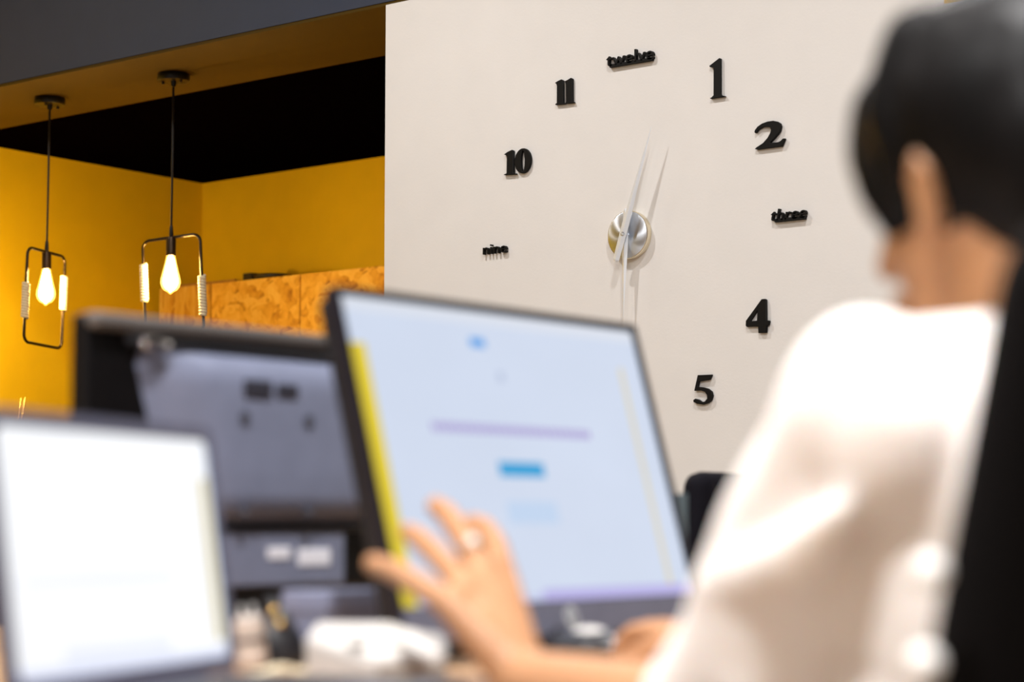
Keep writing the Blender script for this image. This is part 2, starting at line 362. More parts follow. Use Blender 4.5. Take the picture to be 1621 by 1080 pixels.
# the figures six to eight hang lower on the ring, behind the monitors: plain copies of the same lettering
NUM['numeral_seven'] = ((-0.265, -0.475), [[(-.03,.042),(.03,.042),(.03,.034),(-.002,-.042),(-.018,-.042),(.010,.026),(-.030,.026)]])
NUM['numeral_eight'] = ((-0.46, -0.272), [[(.028*math.cos(a)*(1 if math.sin(a)<0 else .82)*(abs(math.sin(a)*1.0)*.25+.75), .044*math.sin(a)) for a in np.linspace(0,2*math.pi,28,endpoint=False)],[(.010*math.cos(a),.022+.012*math.sin(a)) for a in np.linspace(0,2*math.pi,16,endpoint=False)],[(.013*math.cos(a),-.020+.014*math.sin(a)) for a in np.linspace(0,2*math.pi,16,endpoint=False)]])
def curve_mesh(polys, thick, bev):
    cu = bpy.data.curves.new('c', 'CURVE'); cu.dimensions = '2D'; cu.fill_mode = 'BOTH'; cu.extrude = thick / 2 - bev; cu.bevel_depth = bev; cu.offset = -bev; cu.bevel_resolution = 1
    for p in polys:
        s = cu.splines.new('POLY'); s.points.add(len(p) - 1); s.use_cyclic_u = True
        for q, (a, b) in zip(s.points, p): q.co = (a, b, 0, 1)
    o = bpy.data.objects.new('c', cu); COL.objects.link(o)
    me = eval_mesh(o, 'c'); bpy.data.objects.remove(o); me.materials.clear()
    return me
RX = Matrix.Rotation(math.radians(90), 4, 'X')
THK = 0.010; THW = 0.012
for nm, ((cx, cz), polys) in NUM.items():
    me = curve_mesh(polys, THK, .0012); me.transform(RX)
    o = link(nm, me, M_numeral, clock); o.location = (cx, -THK / 2 - .001, cz)
def word(nm, text, cx, z0, width, height, bar, shear):
    cu = bpy.data.curves.new('t', 'FONT'); cu.body = text; cu.size = 1.0; cu.extrude = 0.01; cu.offset = 0.003; cu.shear = shear; cu.space_character = 1.02; cu.resolution_u = 5
    o = bpy.data.objects.new('t', cu); COL.objects.link(o); me = eval_mesh(o, nm); bpy.data.objects.remove(o); me.materials.clear()
    co = np.array([v.co for v in me.vertices]); lo, hi = co.min(0), co.max(0)
    bm = bmesh.new(); bm.from_mesh(me); bpy.data.meshes.remove(me)
    for v in bm.verts:
        v.co = Vector(((v.co.x - lo[0]) / (hi[0] - lo[0]) * width - width / 2, (v.co.y - lo[1]) / (hi[1] - lo[1]) * height, (v.co.z - lo[2]) / (hi[2] - lo[2]) * THW - THW / 2))
    if bar: bm_box(bm, (-width / 2 + .012, -.004, -THW / 2), (width / 2 - .004, .006, THW / 2), .0008, 1)
    bmesh.ops.transform(bm, matrix=RX, verts=bm.verts)
    ob = link(nm, to_mesh(bm, nm), M_numeral, clock); ob.location = (cx, -THW / 2 - .001, z0); return ob
word('word_twelve', 'twelve', 0.004, 0.531, 0.175, 0.040, True, 0.0)
word('word_three', 'three', 0.555, -0.004, 0.116, 0.034, True, 0.18)
word('word_nine', 'nine', -0.525, -0.013, 0.096, 0.031, False, 0.0)
word('word_six', 'six', 0.0, -0.56, 0.09, 0.034, True, 0.0)
# hub and hands
def brushed():
    m = bpy.data.materials.new('brushed_steel'); m.use_nodes = True; nt = m.node_tree; b = nt.nodes['Principled BSDF']; N = nt.nodes.new
    tg = N('ShaderNodeTangent'); tg.direction_type = 'RADIAL'; tg.axis = 'Y'; nt.links.new(tg.outputs[0], b.inputs['Tangent'])
    b.inputs['Anisotropic'].default_value = 0.9
    n = N('ShaderNodeTexNoise'); n.inputs['Scale'].default_value = 250; n.inputs['Detail'].default_value = 2
    mr = N('ShaderNodeMapRange'); mr.inputs[3].default_value = 0.28; mr.inputs[4].default_value = 0.40
    nt.links.new(n.outputs['Fac'], mr.inputs[0]); nt.links.new(mr.outputs[0], b.inputs['Roughness'])
    b.inputs['Base Color'].default_value = (.74, .78, .84, 1); b.inputs['Metallic'].default_value = 1
    return m
M_steel = brushed()
M_rim = mat('polished_rim', (0.80, 0.72, 0.56), 0.18, 1.0, var=0.03)
M_hand = mat('silver_hand', (0.76, 0.80, 0.85), 0.35, 0.4, var=0.02)
MR = Matrix.Rotation(math.radians(90), 4, 'X')          # lathe axis +z -> -y (out of the wall)
hub = lathe('hub', [(.066, 0.0), (.0735, .001), (.0742, .020), (.0725, .0225)], M_rim, clock, 64, MR)
lathe('hub_face', [(.0725, .0220), (.0700, .0232), (.030, .0246), (.010, .0262), (0, .0262)], M_steel, hub, 64, MR)
lathe('spindle', [(.0075, .024), (.0075, .046), (.0068, .050), (.003, .0505), (.0028, .048), (0, .048)], M_steel, hub, 24, MR)
def hand(nm, tip, tail, wmax, y, tailw):
    tip, tail = Vector(tip), Vector(tail); d = (tip - tail); d2 = tip.length; ax = tip.normalized()
    px = Vector((ax.y, -ax.x)); bm = bmesh.new()
    tl = -tail.length
    prof = [(tl, tailw * .55), (tl + .006, tailw), (0, wmax), (.03, wmax * 1.02), (d2 * .5, wmax * .62), (d2 * .85, wmax * .25), (d2, wmax * .06)]
    rows = []
    for t, wd in prof:
        c = ax * t
        row = [bm.verts.new((c.x - px.x * wd, y, c.y - px.y * wd)), bm.verts.new((c.x, y - min(.0042, wd * .45), c.y)), bm.verts.new((c.x + px.x * wd, y, c.y + px.y * wd)), bm.verts.new((c.x, y + .0012, c.y))]
        rows.append(row)
    for a, b in zip(rows, rows[1:]):
        for j in range(4): bm.faces.new((a[j], a[(j + 1) % 4], b[(j + 1) % 4], b[j]))
    bm.faces.new(rows[0]); bm.faces.new(rows[-1])
    o = link(nm, to_mesh(bm, nm), M_hand, clock); return o
hand('minute_hand', (.106, .315), (-.030, -.082), .0130, -.046, .0115)
hand('hour_hand', (-.009, -.250), (.010, .078), .0108, -.034, .0092)
# little yellow sign high on the wall
sg = empty('yellow_sign', (-2.36, Y0, 2.325)); tag(sg, 'small yellow sign high on the white wall above the dark hair', 'sign')
M_sign = mat('yellow_sign', (0.80, 0.48, 0.02), 0.5, var=0.03)
box('plate', (-.07, -.006, 0), (.07, -.0005, .14), M_sign, sg, .002); box('border', (-.075, -.004, -.004), (.075, -.0004, .144), M_sign, sg, .001)

# ------------------------------------------------------------------ desk
ZD = 0.76
M_wood = mat('tan_desk', (0.46, 0.27, 0.14), 0.45, var=0.18, scale=14, stretch=(1, .08, 1), bump=0.1)
M_leg = mat('grey_steel_leg', (0.35, 0.36, 0.38), 0.4, 0.6)
dk = empty('office_desk', (-1.55, 1.45, 0)); tag(dk, 'long tan wooden desk carrying the monitors and laptop', 'desk')
box('desk_top', (-.72, -1.20, ZD - .028), (.53, 1.20, ZD), M_wood, dk, .004)
for sx in (-.66, .47):
    for sy in (-1.12, 1.12):
        box('leg', (sx - .025, sy - .025, 0), (sx + .025, sy + .025, ZD - .028), M_leg, dk, .003)
for sy in (-1.12, 1.12): box('crossbar', (-.64, sy - .02, ZD - .07), (.45, sy + .02, ZD - .028), M_leg, dk, .003)

# ------------------------------------------------------------------ screens
def screen_mat(name, base, rects, strength, grad=None):
    m = bpy.data.materials.new(name); m.use_nodes = True; nt = m.node_tree; b = nt.nodes['Principled BSDF']; N = nt.nodes.new; L = nt.links.new
    tc = N('ShaderNodeTexCoord'); sx = N('ShaderNodeSeparateXYZ'); L(tc.outputs['UV'], sx.inputs[0])
    def M_(op, a, b_, c=None):
        n = N('ShaderNodeMath'); n.operation = op
        for i, v in enumerate((a, b_, c)):
            if v is None: continue
            if isinstance(v, (int, float)): n.inputs[i].default_value = v
            else: L(v, n.inputs[i])
        return n.outputs[0]
    nz = N('ShaderNodeTexNoise'); nz.inputs['Scale'].default_value = 3; L(tc.outputs['UV'], nz.inputs['Vector'])
    cur = N('ShaderNodeMix'); cur.data_type = 'RGBA'; L(nz.outputs['Fac'], cur.inputs[0])
    cur.inputs[6].default_value = (*[c * .96 for c in base], 1); cur.inputs[7].default_value = (*[min(1, c * 1.04) for c in base], 1)
    out = cur.outputs[2]
    for (u0, u1, v0, v1, col, fac, dash) in rects:
        k = M_('MULTIPLY', M_('MULTIPLY', M_('GREATER_THAN', sx.outputs[0], u0), M_('LESS_THAN', sx.outputs[0], u1)),
               M_('MULTIPLY', M_('GREATER_THAN', sx.outputs[1], v0), M_('LESS_THAN', sx.outputs[1], v1)))
        k = M_('MULTIPLY', k, fac)
        if dash:
            k = M_('MULTIPLY', k, M_('GREATER_THAN', M_('FRACT', M_('MULTIPLY', sx.outputs[0], dash), 0), 0.3))
        mx = N('ShaderNodeMix'); mx.data_type = 'RGBA'; L(k, mx.inputs[0]); L(out, mx.inputs[6]); mx.inputs[7].default_value = (*col, 1); out = mx.outputs[2]
    L(out, b.inputs['Emission Color']); b.inputs['Emission Strength'].default_value = strength
    b.inputs['Base Color'].default_value = (.01, .01, .012, 1); b.inputs['Roughness'].default_value = 0.35
    return m
def panel_quad(name, pts, m, parent):
    me = bpy.data.meshes.new(name); me.from_pydata([tuple(p) for p in pts], [], [(0, 1, 2, 3)])
    uv = me.uv_layers.new(name='UVMap')
    for l, c in zip(uv.data, ((0, 0), (1, 0), (1, 1), (0, 1))): l.uv = c
    return link(name, me, m, parent)
def frame_mesh(bm, W, H, t, left, right, top, bot, z0, z1, rad):
    # rounded picture frame in the XY plane (x width, y height), opening set in
    def rr(x0, x1, y0, y1, r, k=5):
        p = []
        for cx, cy, a0 in ((x1 - r, y1 - r, 0), (x0 + r, y1 - r, 90), (x0 + r, y0 + r, 180), (x1 - r, y0 + r, 270)):
            for i in range(k + 1):
                a = math.radians(a0 + 90 * i / k); p.append((cx + r * math.cos(a), cy + r * math.sin(a)))
        return p
    O = rr(-W / 2, W / 2, 0, H, rad); I = rr(-W / 2 + left, W / 2 - right, bot, H - top, max(.002, rad * .6))
    A = [[bm.verts.new((x, y, z)) for x, y in ring] for ring, z in ((O, z0), (O, z1), (I, z1), (I, z0))]
    n = len(O)
    for a, b in ((A[0], A[1]), (A[1], A[2]), (A[2], A[3]), (A[3], A[0])):
        for j in range(n): bm.faces.new((a[j], a[(j + 1) % n], b[(j + 1) % n], b[j]))

# --- monitor with the white web page (facing the seated person)
HPH, HPW = 0.366, 0.525
def frame_matrix(origin, xdir, ydir):
    x = Vector(xdir).normalized(); y = Vector(ydir).normalized(); z = x.cross(y).normalized()
    return Matrix(((x.x, y.x, z.x, origin[0]), (x.y, y.y, z.y, origin[1]), (x.z, y.z, z.z, origin[2]), (0, 0, 0, 1)))
TLp = Vector((-1.368, 1.4519, 1.1353)); hv = Vector((.2657, 0, -.964))
bc = TLp + Vector((0, HPW / 2, 0)) + hv * HPH
mon = empty('web_monitor', (-1.42, bc.y, ZD)); tag(mon, 'black monitor tilted back showing a white web page with yellow margin', 'monitor')
HM = Matrix.Translation((1.42, -bc.y, -ZD)) @ frame_matrix(bc, (0, 1, 0), -hv)      # local x = +y world, y = up the panel, z = towards the viewer
bm = bmesh.new(); frame_mesh(bm, HPW, HPH, 0, 0.0085, .0085, .0085, .038, -.014, .0, .007); bmesh.ops.transform(bm, matrix=HM, verts=bm.verts)
bez = link('bezel', to_mesh(bm, 'bezel'), M_bezel, mon)
M_chin = mat('chin_plastic', (0.11, 0.115, 0.16), 0.4, var=0.05)
box('chin', (-HPW / 2 + .006, .003, -.004), (HPW / 2 - .006, .0365, .0012), M_chin, mon, .001, HM)
YEL, PUR, CYA, BLU = lin(232, 208, 40), lin(186, 168, 222), lin(45, 165, 222), lin(85, 165, 238)
PAGE = lin(214, 225, 245)
rects = [(0, 1, .955, 1, lin(226, 232, 244), 1, 0), (0, .052, 0, .845, YEL, 1, 0), (.912, .93, .03, .85, lin(230, 216, 172), .8, 0),
         (.385, .435, .872, .905, BLU, 1, 0), (.455, .475, .755, .79, lin(188, 200, 226), 1, 0),
         (.205, .745, .570, .600, lin(168, 150, 212), 1, 46), (.392, .545, .425, .475, CYA, 1, 0), (.39, .56, .265, .34, lin(196, 218, 246), .9, 0),
         (.45, 1, 0, .045, lin(186, 178, 236), .9, 0), (.06, .45, 0, .03, lin(200, 205, 242), .8, 0)]
M_scr = screen_mat('web_page', PAGE, rects, 0.92)
q = [(-HPW / 2 + .008, .037, -.004), (HPW / 2 - .008, .037, -.004), (HPW / 2 - .008, HPH - .008, -.004), (-HPW / 2 + .008, HPH - .008, -.004)]
panel_quad('screen', [HM @ Vector(p) for p in q], M_scr, mon)
M_logo = mat('pale_logo', (0.55, 0.58, 0.60), 0.3, 0.3)
bm = bmesh.new(); bm_lathe(bm, [(0, .0014), (.0108, .0014), (.0115, .0022), (0, .0026)], 32, HM @ Matrix.Translation((.006, .0195, 0)))
lg = link('logo_badge', to_mesh(bm, 'logo_badge'), M_logo, mon, False)
cu = bpy.data.curves.new('t', 'FONT'); cu.body = 'hp'; cu.size = .016; cu.extrude = .0003; cu.shear = .25; cu.align_x = 'CENTER'
o = bpy.data.objects.new('t', cu); COL.objects.link(o); me = eval_mesh(o, 'lettering'); bpy.data.objects.remove(o); me.materials.clear()
me.transform(HM @ Matrix.Translation((.006, .0165, .0030))); link('lettering', me, M_chin, lg)
bm = bmesh.new(); bm_box(bm, (-HPW / 2 + .006, .006, -.034), (HPW / 2 - .006, HPH - .006, -.013), .008, 3, HM)
bm_box(bm, (-.13, .07, -.052), (.13, .27, -.030), .010, 3, HM); link('rear_shell', to_mesh(bm, 'rear_shell'), M_plastic, mon)
box('stand_neck', (-.075, -.035, .01), (-.035, .035, .25), M_plastic, mon, .005)
box('stand_base', (-.14, -.12, 0), (.06, .12, .012), M_plastic, mon, .005)

# --- monitor seen from behind
M_rear = mat('grey_rear_plastic', (0.19, 0.21, 0.30), 0.42, 0.0, var=0.05, bump=0.05, bscale=400)
M_reartop = mat('rear_top_plastic', (0.10, 0.09, 0.085), 0.45, var=0.06)
M_rearshade = mat('rear_shade_black', (0.003, 0.0025, 0.003), 0.45, var=0.1, spec=0.2)  # near-black colour stands in for shade on the rear monitor's left part
M_mark = mat('rear_lettering_paint', (0.03, 0.03, 0.045), 0.5, var=0.05)
M_faint = mat('rear_mark_plastic', (0.075, 0.08, 0.11), 0.5, var=0.05)
RV = Vector((-1.5927, 1.6012, 0.9648))
rm = empty('rear_facing_monitor', (-1.66, RV.y, ZD)); tag(rm, 'dark grey monitor seen from behind between laptop and web page monitor', 'monitor')
def L_(x, y, z): return (x + 1.66, y - RV.y, z - ZD)
zt, zl, zb = RV.z + .150, RV.z - .068, RV.z - .138
ya, yb = RV.y - .254, RV.y + .27
bm = bmesh.new(); bm_box(bm, L_(-1.640, ya, zb), L_(-1.615, yb, zt), .006, 3); link('front_frame', to_mesh(bm, 'f'), M_rearshade, rm)  # frame coloured near black to imitate the shade at the left
# curved upper housing, swelling towards the middle
bm = bmesh.new(); rows = []
nu, nv = 29, 11
for i in range(nu):
    u = i / (nu - 1)
    side = min(1.0, min(u, 1 - u) / .22); side = side * side * (3 - 2 * side)
    row = []
    for j in range(nv):
        v = j / (nv - 1); zz = zl + (zt - .030 - zl) * v
        y0 = ya + .118 - .062 * v; yy = y0 + (yb - .004 - y0) * u  # slanted left edge shaped like the boundary of that shade
        e = min(1.0, min(v / .10, (1 - v) / .12)); e = math.sqrt(max(0, e))
        row.append(bm.verts.new(L_(-1.6155 + .018 * side * e + .005 * side, yy, zz)))
    rows.append(row)
for a, b in zip(rows, rows[1:]):
    for j in range(nv - 1): bm.faces.new((a[j], b[j], b[j + 1], a[j + 1]))
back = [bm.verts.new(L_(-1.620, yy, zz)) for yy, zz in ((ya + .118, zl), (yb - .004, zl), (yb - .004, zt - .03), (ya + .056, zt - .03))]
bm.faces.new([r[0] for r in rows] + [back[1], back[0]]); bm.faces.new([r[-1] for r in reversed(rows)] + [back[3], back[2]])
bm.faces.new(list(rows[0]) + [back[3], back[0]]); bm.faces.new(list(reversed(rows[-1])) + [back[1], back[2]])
hs = link('rear_housing', to_mesh(bm, 'rear_housing'), M_rear, rm, True); hs.data.set_sharp_from_angle(angle=math.radians(50))
box('vent_slot', L_(-1.616, ya + .05, zt - .030), L_(-1.606, yb - .02, zt - .018), M_plastic, rm, .002)
box('top_ridge', L_(-1.632, ya + .002, zt - .016), L_(-1.602, yb - .002, zt + .001), M_reartop, rm, .006)
gl = lathe('ridge_glint', [(.014, 0), (.014, .003), (.010, .006), (0, .007)], mat('glint_chrome', (.9, .9, .88), .12, 1.0), rm, 20, Matrix.Translation(L_(-1.602, RV.y - .172, zt - .027)) @ Matrix.Rotation(math.radians(90), 4, 'Y') @ Matrix.Diagonal((.55, 1.5, 1, 1)))  # shiny disc added in place of a light reflection at the ridge
for dy in (-.05, .05):
    for dz in (-.05, .05):
        lathe('mount_hole', [(.0075, 0), (.0075, .0012), (.0045, .0016), (.0040, .0004), (0, .0004)], M_faint, hs, 16, Matrix.Translation(L_(-1.5915, RV.y + dy, RV.z + dz)) @ Matrix.Rotation(math.radians(90), 4, 'Y'))
for (y0, w_, h_) in ((-.052, .042, .017), (-.001, .032, .013)):
    box('rear_lettering', L_(-1.592, RV.y + y0, RV.z + .083 - h_ / 2), L_(-1.5895, RV.y + y0 + w_, RV.z + .083 + h_ / 2), M_mark, hs, .002)
box('ledge', L_(-1.620, ya + .006, zl - .006), L_(-1.601, yb - .006, zl + .001), M_plastic, rm, .002)
box('connector_panel', L_(-1.618, ya + .10, zb + .004), L_(-1.604, RV.y + .125, zl - .006), M_rear, rm, .002)
M_label = mat('white_sticker', (0.85, 0.85, 0.92), 0.5, var=0.03)
box('sticker', L_(-1.605, RV.y + .000, zl - .037), L_(-1.603, RV.y + .035, zl - .024), M_label, rm, .001)
box('sticker', L_(-1.605, RV.y + .048, zl - .045), L_(-1.603, RV.y + .100, zl - .026), M_label, rm, .001)
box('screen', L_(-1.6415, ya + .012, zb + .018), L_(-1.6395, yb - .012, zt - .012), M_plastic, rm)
box('stand_neck', L_(-1.655, RV.y - .04, ZD + .008), L_(-1.615, RV.y + .04, RV.z - .02), M_plastic, rm, .004)
box('stand_base', (-.13, -.13, 0), (.06, .13, .010), M_plastic, rm, .004)
# dark things behind the box
M_navy = mat('slate_blue_card', (0.21, 0.23, 0.34), 0.6, var=0.05)
nb = empty('slate_storage_box', (-1.425, 1.527, ZD)); tag(nb, 'small slate blue box on the desk behind the white sloping box', 'box')
box('box_body', (-.03, -.052, 0), (.03, .056, .060), M_navy, nb, .003); box('box_lid', (-.032, -.054, .050), (.032, .058, .072), M_navy, nb, .003)

# --- left laptop with the blank white page
BR = Vector((-1.281, 1.243, 0.772)); xd = Vector((.109, -.312, 0)).normalized(); LW, LH = .352, .213
nrm = Vector((-xd.y, xd.x, 0)); 
if nrm.x < 0: nrm = -nrm
upd = (Vector((0, 0, 1)) * math.cos(math.radians(8)) - nrm * math.sin(math.radians(8))).normalized()
org = BR + xd * (LW / 2)
lt = empty('laptop', (org.x, org.y, ZD)); tag(lt, 'open laptop with a blank white page and yellow strip at the left', 'laptop')
LM = Matrix.Translation((-org.x, -org.y, -ZD)) @ frame_matrix(org, -xd, upd)
M_lap = mat('laptop_shell', (0.10, 0.105, 0.13), 0.35, 0.5, var=0.04)
M_lapbez = mat('laptop_bezel', (0.075, 0.08, 0.13), 0.4, var=0.04)
bm = bmesh.new(); frame_mesh(bm, LW, LH, 0, .012, .012, .012, .014, -.002, .0015, .014); bmesh.ops.transform(bm, matrix=LM, verts=bm.verts)
lid = link('lid_bezel', to_mesh(bm, 'b'), M_lapbez, lt)
box('lid_shell', (-LW / 2 + .001, .001, -.008), (LW / 2 - .001, LH - .001, -.002), M_lap, lt, .002, LM)
lr = [(.935, .978, .08, .82, lin(205, 190, 130), .9, 0), (.985, 1, 0, 1, lin(190, 208, 235), .8, 0), (0, 1, 0, .05, lin(215, 222, 245), 1, 0), (.06, .75, .36, .40, lin(228, 233, 248), .8, 0), (.2, .7, .06, .12, lin(222, 228, 246), .8, 0)]
M_ls = screen_mat('blank_page', (.93, .95, 1.0), lr, 1.05)
q = [(-LW / 2 + .011, .013, 0.0), (LW / 2 - .011, .013, 0.0), (LW / 2 - .011, LH - .011, 0.0), (-LW / 2 + .011, LH - .011, 0.0)]
panel_quad('screen', [LM @ Vector(p) for p in q], M_ls, lt)
# keyboard half
KM = Matrix.Translation((-org.x, -org.y, -ZD)) @ frame_matrix((org.x, org.y, ZD), -xd, -nrm)   # local y runs backwards, z up
base = box('base', (-LW / 2, -.212, .001), (LW / 2, .004, .011), M_lap, lt, .003, KM)
kme = None
for r_ in range(5):
    for c_ in range(13):
        x0 = -.145 + c_ * .0224; y0 = -.045 - r_ * .0205
        if kme is None:
            bm = bmesh.new(); bm_box(bm, (0, 0, 0), (.019, .017, .0015), .0008, 1); kme = to_mesh(bm, 'key'); kme.materials.append(M_plastic)
        k = bpy.data.objects.new('key', kme); COL.objects.link(k); k.parent = base; k.matrix_local = KM @ Matrix.Translation((x0, y0 - .017, .0108))
box('touchpad', (-.055, -.205, .0108), (.055, -.155, .0114), M_lapbez, lt, .0005, KM)
tube('hinge', [KM @ Vector((-.12, .004, .012)), KM @ Vector((.12, .004, .012))], .0045, M_lap, lt, 10)

# ------------------------------------------------------------------ desk clutter
M_dev = mat('white_device_plastic', (0.56, 0.53, 0.50), 0.4, var=0.02)
M_devside = mat('device_side', (0.30, 0.26, 0.22), 0.5, var=0.06)
def wedge(name, tops, h0, m, parent, inset=0.0):
    bm = bmesh.new(); t = [bm.verts.new(p) for p in tops]; b = [bm.verts.new((p[0], p[1], h0)) for p in tops]
    bm.faces.new(t); bm.faces.new(list(reversed(b)))
    for i in range(len(t)): bm.faces.new((t[i], b[i], b[(i + 1) % len(t)], t[(i + 1) % len(t)]))
    bmesh.ops.bevel(bm, geom=list(bm.edges), offset=.0025, segments=2, affect='EDGES')
    return link(name, to_mesh(bm, name), m, parent)
dv = empty('white_desk_device', (-1.20, 1.33, ZD)); tag(dv, 'white box with a gently sloping top on the desk before the monitor', 'box')
cs = [P(590, 1046, 1.74), P(484, 1012, 1.78), P(500, 985, 1.86), P(622, 985, 1.86), P(640, 997, 1.83), P(704, 1003, 1.81), P(708, 1034, 1.75)]
cs = [(p.x + 1.20, p.y - 1.33, p.z - ZD) for p in cs]
wedge('case', cs, 0.001, M_dev, dv)
a, b = Vector(cs[0]), Vector(cs[6]); dd = (b - a); dd.z = 0; nn = Vector((dd.y, -dd.x, 0)).normalized()
if nn.y > 0: nn = -nn
bm = bmesh.new()
p4 = [a + dd * .06 + nn * .0015, a + dd * .95 + nn * .0015]
vs = [bm.verts.new((p.x, p.y, z)) for p in p4 for z in (.004, .018)]; v2 = [bm.verts.new((v.co.x - nn.x * .004, v.co.y - nn.y * .004, v.co.z)) for v in vs]
for f in ((0, 1, 3, 2),): bm.faces.new([vs[i] for i in f]); bm.faces.new([v2[i] for i in reversed(f)])
for i, j in ((0, 1), (1, 3), (3, 2), (2, 0)): bm.faces.new((vs[i], v2[i], v2[j], vs[j]))
link('side_grille', to_mesh(bm, 'side_grille'), M_devside, dv)
lathe('round_button', [(.008, 0), (.008, .002), (0, .003)], M_devside, dv, 16, Matrix.Translation(Vector(cs[0]) * .45 + Vector(cs[1]) * .55 + Vector((.014, .012, .0025))))

# black plug standing with brass rings, beside it a beige block and a cream cable
bp_ = P(440, 985, 1.99); pg = empty('black_plug', (bp_.x, bp_.y, ZD)); tag(pg, 'black plug with two brass rings between laptop and white box', 'plug')
tube('plug_body', [(0, 0, .0), (0, 0, .012), (.002, -.004, .03), (-.004, 0, .052)], [.030, .030, .024, .013], M_plastic, pg, 16)
for (x_, y_, z_) in ((444, 988, 1.965), (434, 966, 1.975)):
    c = P(x_, y_, z_) - Vector((bp_.x, bp_.y, ZD)); d_ = Vector((-.45, 0, 1)).normalized()
    bm = bmesh.new(); pr = [(.003, -.003), (.0045, -.0025), (.0045, .0025), (.003, .003)]
    bm_lathe(bm, pr, 20, Matrix.Translation(c) @ Vector((0, 0, 1)).rotation_difference(d_).to_matrix().to_4x4()); link('brass_ring', to_mesh(bm, 'brass_ring'), M_brass, pg, True)
tube('plug_stem', [(-.004, 0, .05), P(434, 966, 1.985) - Vector((bp_.x, bp_.y, ZD)), P(425, 950, 1.995) - Vector((bp_.x, bp_.y, ZD))], [.009, .0075, .006], M_plastic, pg, 12)
M_beige = mat('beige_plastic', (0.52, 0.45, 0.40), 0.5, var=0.1)
be = P(402, 1030, 1.93); bg = empty('beige_charger', (be.x, be.y, ZD)); tag(bg, 'small beige charger block right beside the laptop edge', 'charger')
RB = Matrix.Rotation(.5, 4, 'Z') @ Matrix.Rotation(-.12, 4, 'Y')
box('charger_body', (-.013, -.014, .002), (.013, .014, .052), M_beige, bg, .006, RB)
for s in (-1, 1): box('prong', (-.002 + s * .006, -.002, .050), (.002 + s * .006, .002, .062), M_logo, bg, .0005, RB)
box('band', (-.0136, -.0146, .026), (.0136, .0146, .031), M_plastic, bg, .001, RB)
M_cream = mat('cream_cable', (0.70, 0.60, 0.42), 0.5, var=0.04)
pts = []
for i in range(25):
    t = i / 24; pts.append(P(395 + 110 * t, 1086 - 24 * math.sin(math.pi * min(1, t * 1.1)), 1.78 + .05 * t))
pts = [Vector((p.x, p.y, max(p.z, ZD + .005))) for p in pts]
cb = tube('cream_cable', pts, .0055, M_cream, None, 10); tag(cb, 'cream cable curling on the desk before the white box', 'cable')
# mouse
mp_ = P(932, 1030, 2.05); ms = empty('computer_mouse', (mp_.x, mp_.y, ZD)); tag(ms, 'black mouse with an added pale highlight on the desk under the right hand', 'mouse')
bm = bmesh.new(); ell(bm, (0, 0, .014), (.062, .036, .019)); M_mb = mat('mouse_black', (.012, .011, .013), .25, var=.05)
for v in bm.verts: v.co.z = max(v.co.z, .001)
link('mouse_body', to_mesh(bm, 'mouse_body'), M_mb, ms, True)
bm = bmesh.new(); ell(bm, (.004, -.004, .0245), (.024, .017, .0115)); link('mouse_highlight', to_mesh(bm, 'mouse_highlight'), M_dev, ms, True)  # pale cap stands in for the highlight on the black mouse
lathe('scroll_wheel', [(.006, -.003), (.007, 0), (.006, .003)], M_plastic, ms, 16, Matrix.Translation((-.038, 0, .027)) @ MR)

# binder and opposite chair to the right of the monitor
M_teal = mat('slate_teal_card', (0.10, 0.16, 0.20), 0.5, var=0.05)
bd = empty('ring_binder', (-1.486, 2.182, ZD)); tag(bd, 'slate teal binder standing on the desk at the monitor right edge', 'binder')
box('cover', (-.11, -.035, .001), (.03, -.031, .178), M_teal, bd, .001); box('cover', (-.11, .031, .001), (.03, .035, .178), M_teal, bd, .001)
box('spine', (.028, -.035, .001), (.032, .035, .178), M_teal, bd, .001); box('paper_stack', (-.10, -.028, .004), (.026, .028, .170), M_dev, bd)

